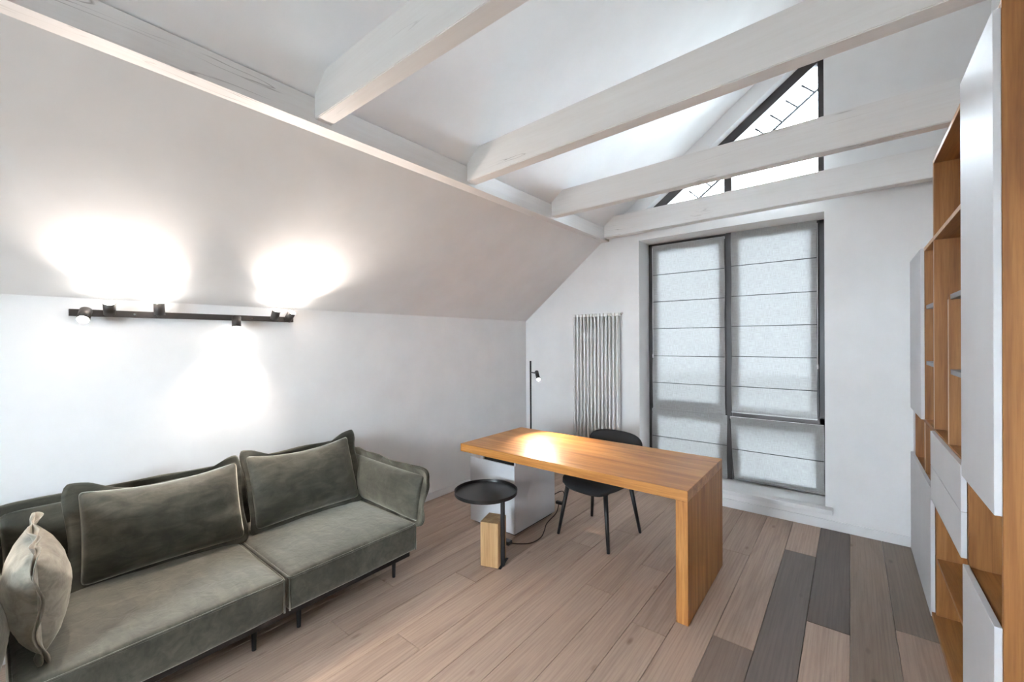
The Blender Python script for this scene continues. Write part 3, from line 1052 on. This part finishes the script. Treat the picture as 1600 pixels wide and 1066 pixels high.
def flange_mesh(seam, W, H, wd, seed, amp=0.016, sides=(1, 1, 1, 1)):
    """double wavy flange around the seam; sides = bottom,right,top,left widths"""
    bm = bmesh.new()
    n = len(seam)
    for layer in (-1, 1):
        rings = []
        for i, c in enumerate(seam):
            ax, ay = c.x / (W / 2), c.y / (H / 2)
            kx = max(0.0, (abs(ax) - 0.86) / 0.14) if abs(ax) > 0.86 else 0.0
            ky = max(0.0, (abs(ay) - 0.86) / 0.14) if abs(ay) > 0.86 else 0.0
            kx, ky = min(1, kx), min(1, ky)
            sw_x = sides[1] if ax > 0 else sides[3]
            sw_y = sides[2] if ay > 0 else sides[0]
            d = Vector((math.copysign(kx * sw_x, ax), math.copysign(ky * sw_y, ay), 0)) * wd
            s = i / n * 2 * math.pi
            wv = amp * (noise.noise(Vector((c.x * 6 + seed, c.y * 6, layer * 0.35 + seed))) * 1.6 + 0.35 * math.sin(s * 9 + seed))
            ring = []
            for k, f in enumerate((0.0, 0.35, 0.7, 1.0)):
                z = wv * f + layer * 0.0045 * (0.35 + f)
                ln = 1 + 0.22 * noise.noise(Vector((c.x * 5, c.y * 5, seed + 5)))
                ring.append((c + d * f * ln + Vector((0, 0, z)), layer))
            rings.append(ring)
        th = 0.0035
        vt = [[bm.verts.new(q + Vector((0, 0, th / 2))) for q, _l in r] for r in rings]
        vb = [[bm.verts.new(q - Vector((0, 0, th / 2))) for q, _l in r] for r in rings]
        for i in range(n):
            j = (i + 1) % n
            for k in range(3):
                bm.faces.new([vt[i][k], vt[i][k + 1], vt[j][k + 1], vt[j][k]])
                bm.faces.new([vb[i][k], vb[j][k], vb[j][k + 1], vb[i][k + 1]])
            bm.faces.new([vt[i][3], vb[i][3], vb[j][3], vt[j][3]])
    bmesh.ops.recalc_face_normals(bm, faces=bm.faces[:])
    return bm

def cushion(name, W, H, T, mtx, seed, parent=None, mat='velvet', wd=0.05, sides=(0.6, 1, 1, 1), amp=0.016, wr=1.0, part=False, sag=0.0):
    bm, seam = cushion_mesh(W, H, T, seed, wr=wr, sag=sag)
    if part:
        body = link(name, bm, mat, parent, smooth=True)
        body.matrix_local = mtx
        root = body
    else:
        root = empty(name)
        root.matrix_world = mtx
        body = link('cover', bm, mat, root, smooth=True)
    fb = flange_mesh(seam, W, H, wd, seed, amp, sides)
    f = link('flange', fb, mat, root, smooth=True)
    return root

def frame_mtx(c, xdir, ydir):
    x = Vector(xdir).normalized()
    y = Vector(ydir)
    y = (y - x * y.dot(x)).normalized()
    z = x.cross(y)
    return Matrix(((x.x, y.x, z.x, c[0]), (x.y, y.y, z.y, c[1]), (x.z, y.z, z.z, c[2]), (0, 0, 0, 1)))

# ------------------------------------------------------------------ sofa
sf = tag(empty('sofa', (0.6, -3.43, 0)), 'olive grey velvet two-seat sofa with flanged arms on thin black legs', 'sofa')
SO = Matrix.Translation((-0.6, 3.43, 0))
def S(name, x0, x1, y0, y1, z0, z1, mat, bev=0.003):
    return box(name, x0 - 0.6, x1 - 0.6, y0 + 3.43, y1 + 3.43, z0, z1, mat, sf, bev=bev)
S('frame', 0.10, 0.985, -4.31, -2.625, 0.150, 0.205, 'black', 0.004)
for x in (0.883, 0.20):
    for y in (-2.680, -3.307, -3.533, -4.26):
        bm = bmesh.new()
        add_cyl(bm, (x - 0.6, y + 3.43, 0.0), (x - 0.6, y + 3.43, 0.152), 0.0105, 0.0145, 12)
        bmesh.ops.recalc_face_normals(bm, faces=bm.faces[:])
        link('leg', bm, 'black', sf)
for k, (ya, yb) in enumerate(((-3.426, -2.605), (-4.345, -3.436))):
    c = rounded_box('seat_cushion', 0.06 - 0.6, 1.038 - 0.6, ya + 3.43, yb + 3.43, 0.198, 0.382, 0.028, 'velvet', sf, (26, 24, 6), dome=0.022, wob=0.004, seed=k * 5.0)
    for z in (0.372,):
        x0, x1, y0, y1 = 0.075 - 0.6, 1.033 - 0.6, ya + 3.43 + 0.006, yb + 3.43 - 0.006
        r = 0.02
        loop = []
        for cx_, cy_, a0 in ((x1 - r, y1 - r, 0), (x0 + r, y1 - r, 90), (x0 + r, y0 + r, 180), (x1 - r, y0 + r, 270)):
            for q in range(5):
                t = math.radians(a0 + q * 22.5)
                loop.append((cx_ + r * math.cos(t), cy_ + r * math.sin(t), z))
        tube('piping', loop, 0.0055, 'velvet', c, n=8, closed=True)
    for yy in (ya + 0.008, yb - 0.008):
        tube('piping', [(1.031 - 0.6, yy + 3.43, 0.205), (1.031 - 0.6, yy + 3.43, 0.372)], 0.005, 'velvet', c, n=8)
# back panel and arms are flanged cushions on the frame
mt = SO @ frame_mtx((0.105, -3.465, 0.50), (0, 1, 0), (-0.06, 0, 1))
cushion('back_panel', 1.80, 0.54, 0.13, mt, 2.3, sf, part=True, wd=0.045, sides=(0, 1, 1, 1), amp=0.012, wr=0.5)
mt = SO @ frame_mtx((0.60, -2.565, 0.535), (1, 0.0, -0.02), (-0.02, 0.20, 1))
cushion('armrest', 0.86, 0.30, 0.135, mt, 5.1, sf, part=True, wd=0.07, sides=(0.4, 1.0, 0.8, 0.6), amp=0.026, wr=0.5)
mt = SO @ frame_mtx((0.58, -4.415, 0.535), (1, 0.0, -0.02), (-0.02, -0.16, 1))
cushion('armrest', 0.88, 0.30, 0.145, mt, 8.4, sf, part=True, wd=0.055, sides=(0.5, 1.0, 1, 0.6), amp=0.022, wr=0.5)

# loose cushions
def back_mtx(yc, xb=0.40, xt=0.225, zc=0.615, twist=0.0):
    return frame_mtx(((xb + xt) / 2, yc, zc), (twist, 1, 0), (xt - xb, 0, 0.46))
p1 = cushion('back_cushion', 0.70, 0.455, 0.20, back_mtx(-3.757, 0.41, 0.235, 0.620, 0.05), 1.7, wd=0.058, amp=0.02, wr=1.7, sag=0.03, sides=(0.6, 0.35, 1, 1))
tag(p1, 'large olive velvet back cushion on the left seat of the sofa', 'cushion', 'loose sofa cushions')
p2 = cushion('back_cushion', 0.715, 0.465, 0.19, back_mtx(-2.990, 0.40, 0.23, 0.634, -0.02), 3.9, wd=0.055, amp=0.018, wr=1.7, sag=0.035, sides=(0.6, 1, 1, 0.6))
tag(p2, 'large olive velvet back cushion on the right seat beside the armrest', 'cushion', 'loose sofa cushions')
p3 = cushion('throw_cushion', 0.56, 0.36, 0.19, frame_mtx((0.64, -4.262, 0.590), (1, -0.03, 0), (0, -0.04, 1)), 6.2, wd=0.045, amp=0.03, wr=0.7, mat='velvet_lit')
tag(p3, 'sheened throw cushion with painted-in lamplight leaning on the left armrest of the sofa', 'cushion', 'loose sofa cushions')
